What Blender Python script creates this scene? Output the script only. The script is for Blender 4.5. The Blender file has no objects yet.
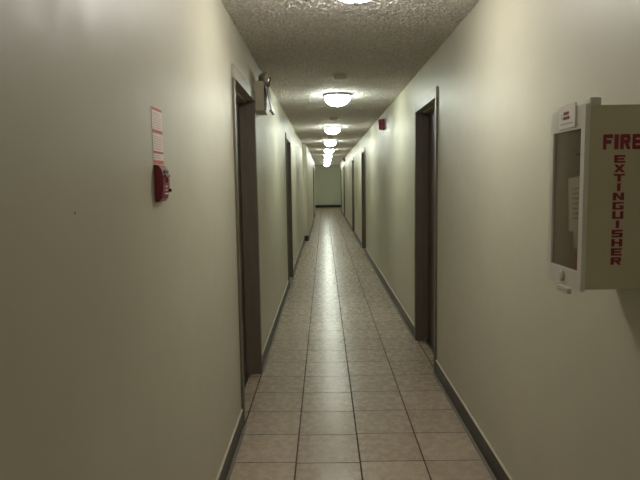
import bpy, math, random
from mathutils import Matrix, Vector
random.seed(4)
C = bpy.context.scene.collection
XL, XR, H = -0.511, 0.824, 2.384          # corridor walls and ceiling (eye height is 1.45)

# ---------------------------------------------------------------- mesh builder
class MB:
    def __init__(s): s.v, s.f, s.m, s.sm = [], [], [], []
    def add(s, vs, fs, mat=0, smooth=False, M=None):
        b = len(s.v)
        s.v += [tuple(M @ Vector(v)) if M else tuple(v) for v in vs]
        for f in fs:
            s.f.append([b+i for i in f]); s.m.append(mat); s.sm.append(smooth)
        return s
    def box(s, x0, x1, y0, y1, z0, z1, mat=0, bev=0.0, M=None):
        x0, x1 = min(x0,x1), max(x0,x1); y0, y1 = min(y0,y1), max(y0,y1); z0, z1 = min(z0,z1), max(z0,z1)
        if bev <= 0:
            vs = [(x0,y0,z0),(x1,y0,z0),(x1,y1,z0),(x0,y1,z0),(x0,y0,z1),(x1,y0,z1),(x1,y1,z1),(x0,y1,z1)]
            return s.add(vs, [(0,3,2,1),(4,5,6,7),(0,1,5,4),(1,2,6,5),(2,3,7,6),(3,0,4,7)], mat, False, M)
        import bmesh
        bm = bmesh.new(); bmesh.ops.create_cube(bm, size=1)
        for v in bm.verts:
            v.co = Vector((x0+(v.co.x+.5)*(x1-x0), y0+(v.co.y+.5)*(y1-y0), z0+(v.co.z+.5)*(z1-z0)))
        bmesh.ops.bevel(bm, geom=bm.edges[:], offset=bev, segments=2, profile=.6, affect='EDGES')
        bm.verts.index_update()
        s.add([v.co.copy() for v in bm.verts], [[v.index for v in f.verts] for f in bm.faces], mat, False, M)
        bm.free(); return s
    def lathe(s, prof, n=32, mat=0, M=None, smooth=True):          # prof: (r, z)
        vs, fs = [], []
        for r, z in prof:
            for k in range(n):
                a = 2*math.pi*k/n; vs.append((r*math.cos(a), r*math.sin(a), z))
        for i in range(len(prof)-1):
            for k in range(n):
                fs.append((i*n+k, i*n+(k+1)%n, (i+1)*n+(k+1)%n, (i+1)*n+k))
        if prof[0][0] > 1e-6: fs.append(tuple(range(n))[::-1])
        if prof[-1][0] > 1e-6: fs.append(tuple((len(prof)-1)*n+k for k in range(n)))
        return s.add(vs, fs, mat, smooth, M)
    def prism(s, pts, d0, d1, mat=0, M=None):                       # pts (u,v) counter-clockwise, extruded along w
        n = len(pts)
        vs = [(u,v,d0) for u,v in pts] + [(u,v,d1) for u,v in pts]
        fs = [tuple(range(n))[::-1], tuple(range(n,2*n))] + [(i,(i+1)%n,n+(i+1)%n,n+i) for i in range(n)]
        return s.add(vs, fs, mat, False, M)
    def tube(s, pts, r, n=8, mat=0):
        vs, fs = [], []
        P = [Vector(p) for p in pts]
        for i, p in enumerate(P):
            t = (P[min(i+1,len(P)-1)]-P[max(i-1,0)]).normalized()
            a = t.orthogonal().normalized() if i == 0 else (a - t*a.dot(t)).normalized()
            b = t.cross(a)
            for k in range(n):
                g = 2*math.pi*k/n; vs.append(p+a*r*math.cos(g)+b*r*math.sin(g))
        for i in range(len(P)-1):
            for k in range(n): fs.append((i*n+k,i*n+(k+1)%n,(i+1)*n+(k+1)%n,(i+1)*n+k))
        fs += [tuple(range(n))[::-1], tuple((len(P)-1)*n+k for k in range(n))]
        return s.add(vs, fs, mat, True)
    def build(s, name, mats, parent=None, loc=(0,0,0)):
        me = bpy.data.meshes.new(name); me.from_pydata(s.v, [], s.f); me.update()
        for m in (mats if isinstance(mats, (list,tuple)) else [mats]): me.materials.append(m)
        for p, mi, sm in zip(me.polygons, s.m, s.sm): p.material_index = mi; p.use_smooth = sm
        import bmesh
        bm = bmesh.new(); bm.from_mesh(me); bmesh.ops.recalc_face_normals(bm, faces=bm.faces[:]); bm.to_mesh(me); bm.free()
        o = bpy.data.objects.new(name, me); C.objects.link(o); o.location = loc
        if parent: o.parent = parent
        return o

def tag(o, label=None, cat=None, group=None, kind=None):
    if label: o['label'] = label
    if cat: o['category'] = cat
    if group: o['group'] = group
    if kind: o['kind'] = kind
    return o
def thing(name, label, cat, loc, group=None, kind=None):
    o = bpy.data.objects.new(name, None); C.objects.link(o); o.location = loc
    o.empty_display_size = .05
    return tag(o, label, cat, group, kind)
def copy_tree(o, parent=None):
    c = o.copy(); C.objects.link(c)
    if parent: c.parent = parent
    for ch in list(o.children): copy_tree(ch, c)
    return c

# ---------------------------------------------------------------- materials
class NT:
    def __init__(s, name):
        s.mat = bpy.data.materials.new(name); s.mat.use_nodes = True
        s.t = s.mat.node_tree; s.n = s.t.nodes; s.l = s.t.links
        s.b = s.n['Principled BSDF']; s.out = s.n['Material Output']
    def node(s, typ, **kw):
        x = s.n.new(typ)
        for k, v in kw.items():
            if k in x.inputs: x.inputs[k].default_value = v
            else: setattr(x, k, v)
        return x
    def link(s, a, b): s.l.new(a, b)
    def coords(s):
        return s.node('ShaderNodeNewGeometry').outputs['Position']
    def ramp(s, fac, stops):
        r = s.node('ShaderNodeValToRGB'); e = r.color_ramp.elements
        e[0].position, e[0].color = stops[0]; e[1].position, e[1].color = stops[-1]
        for p, c in stops[1:-1]:
            q = e.new(p); q.color = c
        s.link(fac, r.inputs[0]); return r.outputs[0]
    def mix(s, fac, a, b, mode='MIX'):
        x = s.node('ShaderNodeMix', data_type='RGBA', blend_type=mode)
        for i, v in ((0,fac),(6,a),(7,b)):
            if hasattr(v, 'is_output'): s.link(v, x.inputs[i])
            else: x.inputs[i].default_value = v
        return x.outputs[2]
    def noise(s, vec, scale, detail=2, rough=.5):
        x = s.node('ShaderNodeTexNoise'); x.inputs['Scale'].default_value = scale
        x.inputs['Detail'].default_value = detail; x.inputs['Roughness'].default_value = rough
        s.link(vec, x.inputs['Vector']); return x.outputs['Fac']
    def bump(s, h, strength, dist):
        x = s.node('ShaderNodeBump'); x.inputs['Strength'].default_value = strength; x.inputs['Distance'].default_value = dist
        s.link(h, x.inputs['Height']); s.link(x.outputs[0], s.b.inputs['Normal'])
    def math(s, op, a, b=None):
        x = s.node('ShaderNodeMath', operation=op)
        for i, v in enumerate((a, b)):
            if v is None: continue
            if hasattr(v, 'is_output'): s.link(v, x.inputs[i])
            else: x.inputs[i].default_value = v
        return x.outputs[0]

def g3(c): return (c[0], c[1], c[2], 1)
def paint(name, col, rough=.4, var=.04, scale=6, metal=0, spec=.5, bump=0, bscale=200):
    n = NT(name); v = n.coords()
    f = n.noise(v, scale, 3)
    lo = [max(0, c*(1-var)) for c in col]; hi = [min(1, c*(1+var)) for c in col]
    n.link(n.ramp(f, [(.3, g3(lo)), (.7, g3(hi))]), n.b.inputs['Base Color'])
    n.b.inputs['Roughness'].default_value = rough; n.b.inputs['Metallic'].default_value = metal
    n.b.inputs['Specular IOR Level'].default_value = spec
    if bump: n.bump(n.noise(v, bscale, 2), bump, .002)
    return n.mat

def wall_material(name='cream_semigloss_paint', lo=(.530,.512,.402,1), hi=(.570,.552,.437,1)):
    n = NT(name); v = n.coords()
    big = n.noise(v, 1.3, 4, .6)
    c = n.ramp(big, [(.3, lo), (.7, hi)])
    d = n.node('ShaderNodeVectorMath', operation='DISTANCE'); n.link(v, d.inputs[0]); d.inputs[1].default_value = (XL, 1.171, 1.395)
    spot = n.math('LESS_THAN', d.outputs['Value'], .0032)            # a dark nick in the paint
    n.link(n.mix(spot, c, (.05,.04,.035,1)), n.b.inputs['Base Color'])
    n.link(n.ramp(n.noise(v, 9, 3), [(.3,(.42,)*3+(1,)), (.7,(.50,)*3+(1,))]), n.b.inputs['Roughness'])
    n.bump(n.noise(v, 130, 3, .6), .10, .002)
    return n.mat

def ceiling_material():
    n = NT('popcorn_plaster'); v = n.coords()
    a = n.noise(v, 62, 3, .62)
    vo = n.node('ShaderNodeTexVoronoi', feature='SMOOTH_F1'); vo.inputs['Scale'].default_value = 70
    n.link(v, vo.inputs['Vector'])
    h = n.math('SUBTRACT', a, n.math('MULTIPLY', vo.outputs['Distance'], .55))
    n.link(n.ramp(n.noise(v, 48, 3, .7), [(.38, (.70,.66,.625,1)), (.60, (.94,.905,.87,1))]), n.b.inputs['Base Color'])  # dark speckle in the colour imitates self-shadow between the popcorn lumps
    n.b.inputs['Roughness'].default_value = .42; n.b.inputs['Specular IOR Level'].default_value = .6
    n.bump(h, 1.0, .016)
    return n.mat

TILE, TX, TY = .333, -.4987, 2.8594
def floor_material():
    n = NT('taupe_ceramic_tile'); pos = n.coords()
    mp = n.node('ShaderNodeVectorMath', operation='SUBTRACT'); n.link(pos, mp.inputs[0]); mp.inputs[1].default_value = (TX-TILE*10, TY-TILE*40, 0)
    s = n.node('ShaderNodeSeparateXYZ'); n.link(mp.outputs[0], s.inputs[0])
    col = n.math('FLOOR', n.math('DIVIDE', s.outputs[0], TILE))
    # the second column of tiles was laid a touch further back than its neighbours
    is1 = n.math('COMPARE', col, 11.0); is1.node.inputs[2].default_value = .1
    yy = n.math('ADD', s.outputs[1], n.math('MULTIPLY', is1, .012))
    row = n.math('FLOOR', n.math('DIVIDE', yy, TILE))
    fx = n.math('ABSOLUTE', n.math('SUBTRACT', n.math('FLOORED_MODULO', s.outputs[0], TILE), TILE/2))
    fy = n.math('ABSOLUTE', n.math('SUBTRACT', n.math('FLOORED_MODULO', yy, TILE), TILE/2))
    gx = n.math('GREATER_THAN', fx, TILE/2-.0042); gy = n.math('GREATER_THAN', fy, TILE/2-.0036)
    g = n.math('MAXIMUM', gx, gy)
    cell = n.node('ShaderNodeCombineXYZ'); n.link(col, cell.inputs[0]); n.link(row, cell.inputs[1])
    wn = n.node('ShaderNodeTexWhiteNoise', noise_dimensions='2D'); n.link(cell.outputs[0], wn.inputs['Vector'])
    tint = n.ramp(wn.outputs['Value'], [(0, (.400,.325,.245,1)), (1, (.470,.390,.298,1))])
    mot = n.ramp(n.noise(pos, 11, 6, .65), [(.25, (.89,.88,.87,1)), (.75, (1.08,1.075,1.06,1))])
    c = n.mix(1.0, tint, mot, 'MULTIPLY')
    # scuffs along the walked centre line
    sc = n.ramp(n.noise(pos, 16, 5, .75), [(.60, (0,0,0,1)), (.70, (1,1,1,1))])
    c = n.mix(n.math('MULTIPLY', sc, .30), c, (.12,.10,.085,1))
    c = n.mix(g, c, (.055,.042,.034,1))
    n.link(c, n.b.inputs['Base Color'])
    r = n.ramp(n.noise(pos, 20, 4, .7), [(.3, (.20,)*3+(1,)), (.7, (.34,)*3+(1,))])
    n.link(n.mix(g, r, (.8,.8,.8,1)), n.b.inputs['Roughness'])
    n.link(n.mix(g, (.24,.24,.24,1), (0,0,0,1)), n.b.inputs['Specular IOR Level'])
    hgt = n.math('SUBTRACT', n.math('MULTIPLY', n.noise(pos, 45, 3, .6), .5), n.math('MULTIPLY', g, 1.0))
    n.bump(hgt, .18, .003)
    return n.mat

def base_material(name, col):
    n = NT(name); pos = n.coords()
    s = n.node('ShaderNodeSeparateXYZ'); n.link(pos, s.inputs[0])
    f = n.math('ABSOLUTE', n.math('SUBTRACT', n.math('FLOORED_MODULO', n.math('SUBTRACT', s.outputs[1], TY), TILE), TILE/2))
    g = n.math('GREATER_THAN', f, TILE/2-.004)
    mot = n.ramp(n.noise(pos, 30, 4, .6), [(.3, g3([c*.8 for c in col])), (.7, g3([c*1.2 for c in col]))])
    n.link(n.mix(g, mot, (.12,.105,.09,1)), n.b.inputs['Base Color'])
    n.b.inputs['Roughness'].default_value = .35; n.b.inputs['Specular IOR Level'].default_value = .25
    return n.mat

def dome_material(name='lit_opal_glass', k=1.0, col=(1.0,.955,.89,1)):
    n = NT(name)
    n.b.inputs['Base Color'].default_value = (.9,.9,.9,1); n.b.inputs['Roughness'].default_value = .3
    n.b.inputs['Emission Color'].default_value = col; n.b.inputs['Emission Strength'].default_value = LAMP*k
    return n.mat
def glass_material():
    n = NT('clear_plastic_pane')
    tr = n.node('ShaderNodeBsdfTransparent'); tr.inputs[0].default_value = (.90,.89,.86,1)
    gl = n.node('ShaderNodeBsdfGlossy'); gl.inputs['Roughness'].default_value = .12
    fr = n.node('ShaderNodeLayerWeight'); fr.inputs[0].default_value = .5
    mx = n.node('ShaderNodeMixShader'); n.link(n.math('ADD', n.math('MULTIPLY', n.math('POWER', fr.outputs['Facing'], 3.0), .75), .03), mx.inputs[0]); n.link(tr.outputs[0], mx.inputs[1]); n.link(gl.outputs[0], mx.inputs[2])
    df = n.node('ShaderNodeBsdfDiffuse'); df.inputs[0].default_value = (.62,.55,.42,1)      # aged, slightly cloudy plastic
    m2 = n.node('ShaderNodeMixShader'); m2.inputs[0].default_value = .11; n.link(mx.outputs[0], m2.inputs[1]); n.link(df.outputs[0], m2.inputs[2])
    n.link(m2.outputs[0], n.out.inputs[0]); return n.mat

LAMP = 54.0
M = dict(
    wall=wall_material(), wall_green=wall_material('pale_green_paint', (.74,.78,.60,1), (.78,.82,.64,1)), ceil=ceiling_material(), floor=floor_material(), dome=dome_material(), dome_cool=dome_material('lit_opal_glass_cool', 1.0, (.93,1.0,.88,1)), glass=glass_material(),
    base=base_material('charcoal_base_tile', (.024,.021,.020)),
    toe=paint('grey_toe_grout', (.17,.145,.12), .7, .15, 30),
    base_black=paint('black_vinyl_base', (.012,.012,.013), .4),
    cap=paint('pale_caulk_edge', (.50,.46,.36), .5),
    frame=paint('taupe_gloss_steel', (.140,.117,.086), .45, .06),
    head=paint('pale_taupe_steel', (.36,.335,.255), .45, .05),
    leaf=paint('brown_painted_door', (.085,.070,.054), .38, .06),
    steel=paint('brushed_nickel', (.55,.53,.5), .3, .03, metal=1),
    rim=paint('pewter_rim', (.30,.29,.33), .35, .04, metal=.6),
    white=paint('off_white_plastic', (.66,.62,.56), .4, .03),
    det=paint('beige_detector_plastic', (.52,.47,.37), .7, .02),
    bone=paint('bone_plastic', (.52,.48,.40), .45, .04),
    cream=paint('beige_cabinet_paint', (.50,.475,.315), .42, .03),
    cabwhite=paint('white_cabinet_paint', (.66,.63,.57), .4, .03),
    red=paint('signal_red_plastic', (.235,.015,.032), .35, .06),
    redink=paint('dark_red_ink', (.215,.013,.028), .5, .08),
    pinkink=paint('faded_red_ink', (.62,.16,.14), .6, .1, 60),
    lineink=paint('pale_red_ink', (.74,.52,.48), .6, .1, 80),
    paper=paint('white_paper', (.84,.79,.75), .6, .03, 20),
    black=paint('black_plastic', (.015,.013,.013), .4),
    greyink=paint('grey_ink', (.30,.28,.26), .6),
    ext=paint('extinguisher_red', (.50,.03,.03), .3, .05),
    rubber=paint('black_rubber', (.02,.02,.02), .55),
    brass=paint('aged_brass_plastic', (.22,.18,.09), .4, .12, 40),
    lens=paint('frosted_lens', (.55,.52,.42), .2, .05),
    taupebox=paint('taupe_enclosure', (.45,.41,.30), .45, .05),
)

# ---------------------------------------------------------------- the shell
WT = .22                                     # wall thickness
Y0, YE = -5.0, 33.0
LCOR, LEND, REND = 14.2, 26.4, 28.3          # left wall steps in at LCOR; both walls step back near the end
XL2, XL3, XR3 = -.420, -.545, .945
OPEN, HEAD = 2.043, 2.118
# doors: (near y, far y, wall x)
LD = [(3.292, 4.305, XL), (7.78, 8.80, XL), (22.3, 23.3, XL2)]
RD = [(4.19, 5.165, XR), (11.44, 12.50, XR), (15.75, 16.8, XR), (22.9, 23.9, XR), (27.1, 28.1, XR)]

def wall_run(mb, x, s, y0, y1, doors):       # s = +1 right wall, -1 left wall (outward)
    y = y0
    for a, b, _ in doors:
        mb.box(x, x+s*WT, y, a+.02, 0, H)
        mb.box(x, x+s*WT, a+.02, b-.02, HEAD-.03, H)
        y = b-.02
    mb.box(x, x+s*WT, y, y1, 0, H)
mb = MB()
wall_run(mb, XL, -1, Y0, LCOR, LD[:2]); wall_run(mb, XL2, -1, LCOR, LEND, LD[2:]); wall_run(mb, XL3, -1, LEND, YE, [])
tag(mb.build('wall_left', M['wall']), 'long cream painted wall on the left, holding the red pull station', 'wall', kind='structure')
mb = MB(); wall_run(mb, XR, 1, Y0, REND, RD); wall_run(mb, XR3, 1, REND, YE, [])
tag(mb.build('wall_right', M['wall']), 'long cream painted wall on the right, holding the extinguisher cabinet', 'wall', kind='structure')
mb = MB().box(-.9, 1.4, YE, YE+.15, 0, H)
tag(mb.build('wall_end', M['wall_green']), 'small greenish cream wall closing the far end of the corridor', 'wall', kind='structure')
mb = MB().box(-.9, 1.4, Y0-.15, Y0, 0, H)
tag(mb.build('wall_back', M['wall']), 'cream wall closing the corridor behind the viewpoint', 'wall', kind='structure')
mb = MB().box(-1.0, 1.5, Y0-.15, YE+.15, -.1, 0)
tag(mb.build('floor', M['floor']), 'taupe square ceramic tile floor with dark grout', 'floor', kind='structure')
mb = MB().box(-1.0, 1.5, Y0-.15, YE+.15, H, H+.1)
from mathutils import noise
def relief(xa, xb, gy0, gy1, st):                                   # lumpy plaster modelled in the mesh
    nx, ny = int((xb-xa)/st)+2, int((gy1-gy0)/st)
    gv = []
    for j in range(ny+1):
        y = gy0+(gy1-gy0)*j/ny
        for i in range(nx+1):
            x = xa+i*(xb-xa)/nx
            a = noise.noise(Vector((x*50, y*50, 0))); b_ = noise.noise(Vector((x*95, y*95, 7)))
            d = max(0, .12+a*1.25+b_*.8)
            gv.append((x, y, H-.0005-.0105*d/(.35+.65*d)*min(1, 1.5*d+.2)))
    gf = [(j*(nx+1)+i, (j+1)*(nx+1)+i, (j+1)*(nx+1)+i+1, j*(nx+1)+i+1) for j in range(ny) for i in range(nx)]
    mb.add(gv, gf, 0, True)
relief(XL-.004, XR+.004, 1.9, 7.5, .0085)
relief(XL3-.004, XR3+.004, 7.5, YE, .0165)
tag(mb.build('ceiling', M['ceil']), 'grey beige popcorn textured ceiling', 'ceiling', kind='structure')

def base_run(name, x, s, y0, y1, label, hgt=.108):
    mb = MB(); t = .010
    mb.box(x, x-s*t, y0, y1, 0, hgt, 0)
    mb.prism([(0,hgt),(t,hgt),(t*.9,hgt+.004),(t*.3,hgt+.008),(0,hgt+.008)], y0, y1, 1,
             Matrix(((-s,0,0,x),(0,0,1,0),(0,1,0,0),(0,0,0,1))))
    mb.prism([(t,0),(t+.016,0),(t+.010,.004),(t,.008)], y0, y1, 2, Matrix(((-s,0,0,x),(0,0,1,0),(0,1,0,0),(0,0,0,1))))
    return tag(mb.build(name, [M['base'], M['cap'], M['toe']]), label, 'baseboard', kind='structure')
def runs(name, x, s, y0, y1, doors, labels):
    y = y0; cuts = [(a, b) for a, b, _ in doors] + [(y1, None)]
    for (a, b), lab in zip(cuts, labels):
        base_run(name, x, s, y, a, lab)
        y = b
runs('baseboard_left', XL, -1, Y0, LCOR-.001, LD[:2], [
    'dark tile baseboard on left wall in front of the nearest left door',
    'dark tile baseboard on left wall between first and second left doors',
    'dark tile baseboard on left wall from second left door to the wall step'])
runs('baseboard_left', XL2, -1, LCOR, LEND, LD[2:], [
    'dark baseboard on left wall between the wall step and far left door',
    'dark baseboard on left wall beyond the far left door'])
runs('baseboard_right', XR, 1, Y0, REND, RD, [
    'dark tile baseboard on right wall below the extinguisher cabinet',
    'dark tile baseboard on right wall between first and second right doors',
    'dark tile baseboard on right wall between second and third right doors',
    'dark tile baseboard on right wall between third and fourth right doors',
    'dark tile baseboard on right wall between fourth and fifth right doors',
    'dark tile baseboard on right wall beyond the fifth right door'])
mb = MB().box(XL, XL2+.012, LCOR-.012, LCOR, 0, .13)
tag(mb.build('baseboard_step', M['base_black']), 'black end piece of baseboard on the left wall step', 'baseboard', kind='structure')
mb = MB().box(XL3, XR3, YE-.015, YE, 0, .14)
tag(mb.build('baseboard_end', M['base_black']), 'black baseboard along the far end wall', 'baseboard', kind='structure')

# ---------------------------------------------------------------- doors in steel frames
def door(i, a, b, x, s, label):
    t = thing('door_%d' % i, label, 'door', (x, a, 0), kind='structure')
    P = .014; w = b-a                          # face projects P from the wall
    def bx(mb, d0, d1, y0, y1, z0, z1, bev=0.0): return mb.box(s*d0, s*d1, y0, y1, z0, z1, 0, bev)   # d: depth into the wall
    for y, lo in ((0, True), (w-.05, False)):
        mb = MB(); bx(mb, -P, -.0005, y, y+.05, 0, OPEN)
        yi0, yi1 = (y+.021, y+.05) if lo else (y, y+.029)
        bx(mb, -.0005, .17, yi0, yi1, 0, OPEN)
        ys = (y+.05, y+.066) if lo else (y-.016, y)
        bx(mb, .045, .098, ys[0], ys[1], 0, OPEN-.016)
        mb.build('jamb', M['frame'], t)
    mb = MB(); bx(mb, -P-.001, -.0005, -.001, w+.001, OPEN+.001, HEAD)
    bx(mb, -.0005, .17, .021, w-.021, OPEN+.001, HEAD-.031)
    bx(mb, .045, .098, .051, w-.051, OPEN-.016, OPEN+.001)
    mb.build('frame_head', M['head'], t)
    mb = MB(); bx(mb, .100, .144, .053, w-.053, .010, OPEN-.003)
    lf = mb.build('door_leaf', M['leaf'], t)
    mb = MB(); rot = Matrix.Translation((s*.100, .115, 1.0)) @ Matrix.Rotation(-s*math.pi/2, 4, 'Y')
    mb.lathe([(.0,.0),(.032,0),(.032,.006),(.012,.010),(.011,.026),(.024,.034),(.026,.044),(.018,.052),(0,.053)], 20, 0, rot)
    tag(mb.build('door_knob', M['steel'], lf), 'metal door knob')
    mb = MB(); bx(mb, .070, .0995, .068, w-.068, 0.0005, .012); mb.build('threshold', M['steel'], t)
    return t
n = 0
for (a, b, x), lab in zip(LD, ['nearest brown door on the left, recessed in a steel frame below the emergency light',
                               'second brown recessed door on the left wall, past the emergency light',
                               'far brown recessed door on the left wall near the corridor end']):
    n += 1; door(n, a, b, x, -1, lab)
for (a, b, x), lab in zip(RD, ['nearest brown door on the right, recessed in a taupe steel frame',
                               'second brown recessed door on the right wall, past the near red alarm horn',
                               'third brown recessed door on the right wall',
                               'fourth brown recessed door on the right, by the far alarm horn',
                               'fifth and farthest brown recessed door on the right wall']):
    n += 1; door(n, a, b, x, 1, lab)

# ---------------------------------------------------------------- ceiling lights
LX = .155
def make_light(y):
    t = thing('ceiling_light', '-', 'ceiling light', (LX, y, H), 'dome lights along the corridor ceiling')
    MB().lathe([(0,0),(.128,0),(.140,-.006),(.152,-.018),(.156,-.026),(.152,-.030),(.138,-.028),(0,-.028)], 56).build('rim', M['rim'], t)
    prof = [(.131,-.0285),(.131,-.062),(.128,-.075),(.114,-.090),(.100,-.100),(.086,-.112),(.070,-.119),(.040,-.1235),(0,-.124)]
    MB().lathe(prof, 56).build('dome_shade', M['dome'], t)
    MB().lathe([(0,-.119),(.010,-.1245),(.014,-.132),(.013,-.143),(.007,-.150),(0,-.151)], 20).build('finial', M['rim'], t)
    return t
LY = 2.66
YS = {1: 6.24, 2: 9.85, 3: 13.15, 4: 16.45, 5: 19.8, 6: 23.2, 7: 26.6, 8: 30.0, -1: -2.25}
proto = make_light(LY)
proto['label'] = 'nearest lit dome ceiling light with finial, cut off by top edge of photo'
for k, lab in [(1,'second lit dome ceiling light, dark rim showing, just beyond the nearest smoke detector'),
        (2,'third lit dome ceiling light from the camera, with dark rim'),
        (3,'fourth lit dome ceiling light from the camera'), (4,'fifth lit dome ceiling light from the camera'),
        (5,'sixth lit dome ceiling light from the camera'), (6,'seventh lit dome ceiling light, far along the row'),
        (7,'eighth lit dome ceiling light, last but one of the row'), (8,'farthest lit dome ceiling light, last of the row'),
        (-1,'dome ceiling light overhead behind the viewpoint')]:
    c = copy_tree(proto); c.location = (LX, YS[k], H); c['label'] = lab
    for ch in c.children:
        if k > 0 and ch.name.startswith('dome_shade'):               # the lamps further down are cooler
            ch.material_slots[0].link = 'OBJECT'; ch.material_slots[0].material = M['dome_cool']

# ---------------------------------------------------------------- smoke detectors
def make_detector(loc, lab):
    t = thing('smoke_detector', lab, 'smoke detector', loc, 'smoke detectors on the corridor ceiling')
    MB().lathe([(0,0),(.060,0),(.060,-.010),(.057,-.012),(0,-.012)], 32).build('base_plate', M['det'], t)
    MB().lathe([(0,-.012),(.055,-.012),(.057,-.018),(.056,-.034),(.050,-.044),(.030,-.047),(0,-.047)], 32).build('cover', M['det'], t)
    return t
det = make_detector((.152, 5.10, H), 'nearest round beige smoke detector on ceiling in front of second dome light')
for y, lab in [(8.45,'second smoke detector, small, on ceiling just before the third dome light'), (11.95,'third smoke detector, tiny, on ceiling just before the fourth dome light')]:
    c = copy_tree(det); c.location = (.152, y, H); c['label'] = lab

# ---------------------------------------------------------------- red alarm horns high on the right wall
def make_horn(loc, lab):                       # origin on the wall face, centre
    t = thing('alarm_horn', lab, 'fire alarm', loc, 'red alarm horns on the right wall')
    MB().box(-.040, 0, -.058, .058, -.072, .072, 0, .004).build('back_box', M['red'], t)
    mb = MB().box(-.078, -.0405, -.054, .054, -.066, .066, 0, .006)
    mb.build('horn_cover', M['red'], t)
    mb = MB()
    for k in range(5): mb.box(-.0805, -.0785, -.040, .040, -.052+k*.013, -.046+k*.013, 0)
    mb.build('grille', M['black'], t)
    MB().box(-.094, -.0785, -.030, .030, .018, .056, 0, .006).build('strobe_lens', M['white'], t)
    return t
hn = make_horn((XR, 7.90, 2.212), 'near red alarm horn strobe high on right wall past first door')
h2 = copy_tree(hn); h2.location = (XR, 23.4, 2.29); h2.location.y = 22.3; h2['label'] = 'far tiny dark alarm horn strobe high on right wall near corridor end'

# ---------------------------------------------------------------- emergency light on the left wall
el = thing('emergency_light', 'taupe emergency light box with lamp heads, high on left wall beside first door', 'emergency light', (XL, 4.335, 1.986))
MB().box(0, .075, 0, .29, 0, .215, 0, .004).build('housing', M['taupebox'], el)
ang = Matrix.Translation((.078, 0, .205)) @ Matrix.Rotation(-math.radians(12.5), 4, 'Y')
mb = MB().box(0, .004, .002, .288, -.205, .004, 0, 0, ang)
mb.build('front_cover', M['white'], el)
mb = MB().box(.0042, .0075, .0, .290, -.207, .006, 0, 0, ang)
mb.box(-.012, .0075, .0, .290, -.211, -.2065, 0, 0, ang)
tag(mb.build('cover_gasket', M['black'], el), 'dark edge of the hanging cover')
def lamp_head(y, yaw):
    mb = MB()
    mb.lathe([(0,.0),(.016,0),(.016,.012),(.008,.018),(.008,.030),(0,.030)], 16, 0, Matrix.Translation((.040, y, .2155)))
    R = Matrix.Translation((.070, y-.012, .246)) @ Matrix.Rotation(yaw, 4, 'Z') @ Matrix.Rotation(math.radians(100), 4, 'Y')
    mb.lathe([(0,-.034),(.016,-.034),(.026,-.020),(.040,.010),(.043,.026),(.039,.029)], 24, 0, R)
    h = mb.build('lamp_head', M['brass'], el)
    MB().lathe([(0,.034),(.022,.032),(.038,.0285),(0,.0285)], 24, 0, R).build('lens', M['lens'], h)
lamp_head(.05, math.radians(-20)); lamp_head(.22, math.radians(30))

# ---------------------------------------------------------------- pull station and instruction stickers on the left wall
ps = thing('fire_alarm_pull_station', 'red manual fire alarm pull station on left wall below the stickers', 'fire alarm', (XL, 1.735, 1.398))
prof = [(0,0),(.012,0),(.020,.010),(.026,.040),(.027,.070),(.022,.098),(.014,.110),(0,.112)]      # bulging side profile (depth, height)
MT = Matrix(((1,0,0,0),(0,0,1,0),(0,1,0,0),(0,0,0,1)))
MB().prism(prof, 0, .072, 0, MT).build('housing', M['red'], ps)
mb = MB().box(.0275, .0330, .010, .060, .074, .083, 0, .002)
mb.box(.0275, .0325, .032, .040, .058, .080, 0, .001)
mb.build('pull_bar', M['red'], ps)
MB().box(.0255, .0285, .012, .058, .086, .0955, 0, .001).build('window', M['black'], ps)
mb = MB()
for k in range(3): mb.box(.0255, .0275, .014+k*.003, .052-k*.003, .022+k*.011, .0265+k*.011, 0)
tag(mb.build('printing', M['lineink'], ps), 'pale lettering lines on the front')
MB().lathe([(0,0),(.005,0),(.005,.008),(0,.009)], 14, 0, Matrix.Translation((.0255, .062, .034)) @ Matrix.Rotation(math.pi/2, 4, 'Y')).build('key_lock', M['black'], ps)

def sticker(z0, z1, lab, bands, lines):
    t = thing('instruction_sticker', lab, 'sticker', (XL, 1.732, z0), 'red and white stickers above the pull station')
    h = z1-z0; w = .108
    MB().box(0, .0012, 0, w, 0, h).build('card', M['paper'], t)
    for a, b in bands: MB().box(.0013, .0017, .002, w-.002, a*h, b*h).build('heading', M['pinkink'], t)
    mb = MB()
    for q in lines: mb.box(.0013, .0016, .010, w-.010-.02*random.random(), q*h-.0016, q*h+.0016)
    mb.build('printing', M['lineink'], t)
sticker(1.607, 1.682, 'upper white instruction sticker with red heading band on left wall', [(.90,1.0),(0.0,.13)], [.22,.32,.42,.52,.62,.72,.80])
sticker(1.5135, 1.605, 'lower white instruction sticker with red foot band above the pull station', [(0.0,.12),(.34,.42)], [.2,.27,.5,.58,.66,.74,.82,.9])

# ---------------------------------------------------------------- fire extinguisher cabinet on the right wall
CX, CY, CZ = .644, 1.440, 1.168               # front plane, near side, bottom
D, W_, HC = XR-CX, .205, .460
cab = thing('fire_extinguisher_cabinet', 'beige fire extinguisher cabinet with red lettering mounted on right wall', 'cabinet', (CX, CY, CZ))
e = .004
mb = MB()                                    # hollow body: two sides, top, bottom, back
mb.box(.012, D, 0, e, 0, HC); mb.box(.012, D, W_-e, W_, 0, HC)
mb.box(.012, D, e, W_-e, 0, e); mb.box(.012, D, e, W_-e, HC-e, HC); mb.box(D-e, D, e, W_-e, e, HC-e)
mb.build('body', M['cream'], cab)
mb = MB().box(.0125, D-e-.0006, W_-e-.0006, W_-e-.0001, e, HC-e).box(D-e-.0006, D-e-.0001, e, W_-e-.0008, e, HC-e)
tag(mb.build('liner', M['cabwhite'], cab), 'pale painted inside of the cabinet')
z0, z1, y0, y1 = .043, .406, .018, .190
mb = MB()
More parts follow.
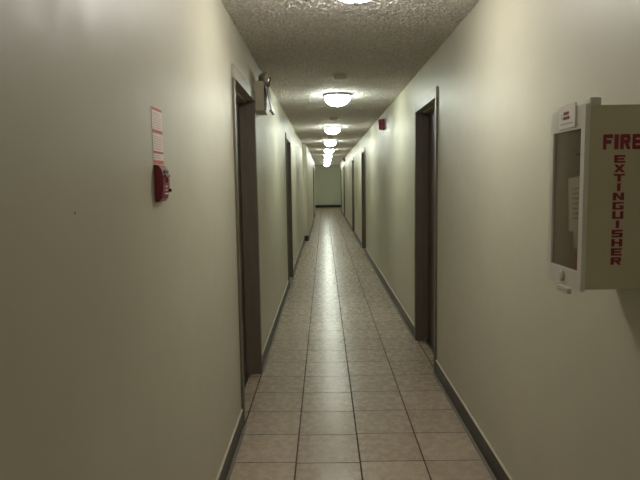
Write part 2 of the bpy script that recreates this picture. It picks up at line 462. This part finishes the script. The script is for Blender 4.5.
mb.box(0, .0118, -.004, y0, -.004, HC+.004); mb.box(0, .0118, y1, W_+.004, -.004, HC+.004)
mb.box(0, .0118, y0, y1, -.004, z0); mb.box(0, .0118, y0, y1, z1, HC+.004)
dr = tag(mb.build('front_door', M['cabwhite'], cab), 'white framed front door')
MB().box(.005, .008, y0+.0002, y1-.0002, z0+.0002, z1-.0002).build('pane', M['glass'], dr)
MB().lathe([(0,0),(.015,0),(.015,.004),(.011,.006),(0,.006)], 24, 0, Matrix.Translation((-.0002, .105, .020)) @ Matrix.Rotation(-math.pi/2, 4, 'Y')).build('lock', M['bone'], dr)
mb = MB().box(-.012, .0, .045, .115, -.020, -.0045, 0, .003)
mb.build('pull_tab', M['bone'], dr)
mb = MB().box(-.0035, -.0002, .048, .148, HC-.046, HC+.014)
lb = tag(mb.build('notice_card', M['paper'], dr), 'white notice card with small red print')
mb = MB()
for k, (ya, yb) in enumerate([(.085,.118),(.080,.120)]): mb.box(-.0042, -.0036, ya, yb, HC-.004-k*.012-.008, HC-.004-k*.012)
mb.build('red_print', M['redink'], lb)
mb = MB()
mb.box(-.0042, -.0036, .058, .138, HC-.036, HC-.034); mb.box(-.0042, -.0036, .125, .135, HC-.012, HC-.010); mb.box(-.0042, -.0036, .125, .135, HC-.020, HC-.018)
mb.build('grey_print', M['greyink'], lb)
MB().box(.012, .040, -.001, .020, HC+.0002, HC+.020, 0, .003).build('top_latch', M['cabwhite'], cab)

# block letters, strokes in a unit box (w=1, h=1); t = stroke
def letter(ch, tx=.26, ty=.2):
    R = lambda a, b, c, d: [(a,b),(c,b),(c,d),(a,d)]
    m0, m1 = .5-ty/2, .5+ty/2
    L = {
     'F': [R(0,0,tx,1), R(tx,1-ty,1,1), R(tx,m0,.85,m1)],
     'I': [R(.5-tx/2,0,.5+tx/2,1)],
     'E': [R(0,0,tx,1), R(tx,1-ty,1,1), R(tx,m0,.9,m1), R(tx,0,1,ty)],
     'R': [R(0,0,tx,1), R(tx,1-ty,.92,1), R(tx,.40,.92,.40+ty), R(1-tx,.40+ty,1,1-ty), [(.42,.40),(1-tx,0),(1,0),(.42+tx,.40)]],
     'X': [[(0,0),(tx*1.1,0),(1,1),(1-tx*1.1,1)], [(1-tx*1.1,0),(1,0),(.5+tx*.55,.5),(.5,.5-.12),], [(.5-tx*.55,.5),(.5,.62),(tx*1.1,1),(0,1)]],
     'T': [R(0,1-ty,1,1), R(.5-tx/2,0,.5+tx/2,1-ty)],
     'N': [R(0,0,tx,1), R(1-tx,0,1,1), [(tx,.62),(1-tx,.02),(1-tx,.38),(tx,.98)]],
     'G': [R(0,0,tx,1), R(tx,1-ty,1,1), R(tx,0,1,ty), R(1-tx,ty,1,.55), R(.55,.55-ty*.8,1-tx,.55)],
     'U': [R(0,0,tx,1), R(1-tx,0,1,1), R(tx,0,1-tx,ty)],
     'S': [R(0,1-ty,1,1), R(0,m0,tx,1-ty), R(tx,m0,1,m1), R(1-tx,ty,1,m0), R(0,0,1,ty)],
     'H': [R(0,0,tx,1), R(1-tx,0,1,1), R(tx,m0,1-tx,m1)]}
    return L[ch]
def put(mb, ch, x, z, w, h, tx, ty, y=-.0008):
    T = Matrix(((w,0,0,x),(0,0,1,0),(0,h,0,z),(0,0,0,1)))
    for q in letter(ch, tx, ty): mb.prism(q, y, -.00005, 0, T)
mb = MB(); x = .0470
for ch, w in (('F',.0235),('I',.0105),('R',.0255),('E',.0235)):
    put(mb, ch, x, 1.5195-CZ, w, .0370, 1.0 if ch == 'I' else .34, .25); x += w+.0042
tag(mb.build('fire_lettering', M['redink'], cab), 'dark red word FIRE')
mb = MB(); zt = 1.5055
for ch in 'EXTINGUISHER':
    w = .0275; put(mb, ch, .0895-w/2, zt-.0192-CZ, w, .0192, .30, .24); zt -= .0232
tag(mb.build('extinguisher_lettering', M['redink'], cab), 'dark red vertical word EXTINGUISHER')

# the extinguisher standing inside the cabinet
ex = thing('fire_extinguisher', 'red fire extinguisher with white tag behind the cabinet window', 'fire extinguisher', (.728, 1.538, CZ+e+.0005))
MB().lathe([(0,0),(.050,0),(.054,.006),(.055,.02),(.055,.225),(.050,.258),(.034,.282),(.018,.292),(.016,.300),(0,.300)], 40).build('cylinder', M['ext'], ex)
MB().lathe([(.0553,.09),(.0556,.09),(.0556,.19),(.0553,.19)], 40).build('body_label', M['paper'], ex)
mb = MB().lathe([(0,.300),(.016,.300),(.018,.320),(.012,.330),(0,.332)], 20)
mb.build('valve', M['steel'], ex)
mb = MB().box(-.060, .020, -.009, .009, .336, .343, 0, .002).box(-.014, .014, -.008, .008, .326, .337)
mb.build('carry_handle', M['black'], ex)
MB().box(-.064, .016, -.009, .009, .360, .366, 0, .002, Matrix.Rotation(math.radians(4), 4, 'Y')).box(-.004, .014, -.007, .007, .342, .364).build('squeeze_lever', M['black'], ex)
MB().tube([(.010,.0,.318),(.035,.02,.322),(.058,.035,.30),(.066,.035,.25),(.064,.033,.14),(.062,.03,.08)], .007, 10).build('hose', M['rubber'], ex)
Tg = Matrix.Translation((-.072, -.060, .284)) @ Matrix.Rotation(math.radians(-5), 4, 'X')
mb = MB().box(0, .001, 0, .076, -.142, 0, 0, 0, Tg)
tgo = tag(mb.build('inspection_tag', M['paper'], ex), 'white paper inspection tag')
mb = MB()
for k in range(7): mb.box(-.0005, -.0001, .012, .050, -.030-.013*k-.002, -.030-.013*k+.001, 0, 0, Tg)
mb.build('printing', M['greyink'], tgo)
MB().tube([(-.0695,-.025,.277),(-.062,-.014,.30),(-.040,-.003,.318),(-.012,0,.325)], .0012, 6).build('tag_string', M['paper'], tgo)

# small pale notice at the far end
nt = MB().box(XL3+.10, XL3+.22, YE-.008, YE-.0005, 1.78, 1.90).build('wall_notice', M['paper'])
tag(nt, 'tiny pale notice plate on the far end wall by its left corner', 'notice')

# ---------------------------------------------------------------- camera
F = 573.81
Rr = ((0.9998590870, 0.0069952599, -0.0152601630), (-0.0144810731, -0.1004106465, -0.9948406910), (-0.0084914520, 0.9949214886, -0.1002951984))
cam = bpy.data.objects.new('camera', bpy.data.cameras.new('camera')); C.objects.link(cam)
X, Dn, Fw = (Vector(r) for r in Rr)
m = Matrix((X, -Dn, -Fw)).transposed().to_4x4(); m.translation = (0, 0, 1.45)
cam.matrix_world = m
cam.data.sensor_width = 36; cam.data.lens = F*36/640; cam.data.clip_start = .02; cam.data.clip_end = 100
sc = bpy.context.scene; sc.camera = cam
w = bpy.data.worlds.new('world'); sc.world = w; w.use_nodes = True
w.node_tree.nodes['Background'].inputs[0].default_value = (0,0,0,1)
sc.view_settings.view_transform = 'Standard'; sc.view_settings.look = 'None'
sc.view_settings.gamma = 1; sc.view_settings.use_curve_mapping = False
sc.view_settings.exposure = 0.0
sc.cycles.max_bounces = 12; sc.cycles.diffuse_bounces = 8; sc.cycles.glossy_bounces = 6
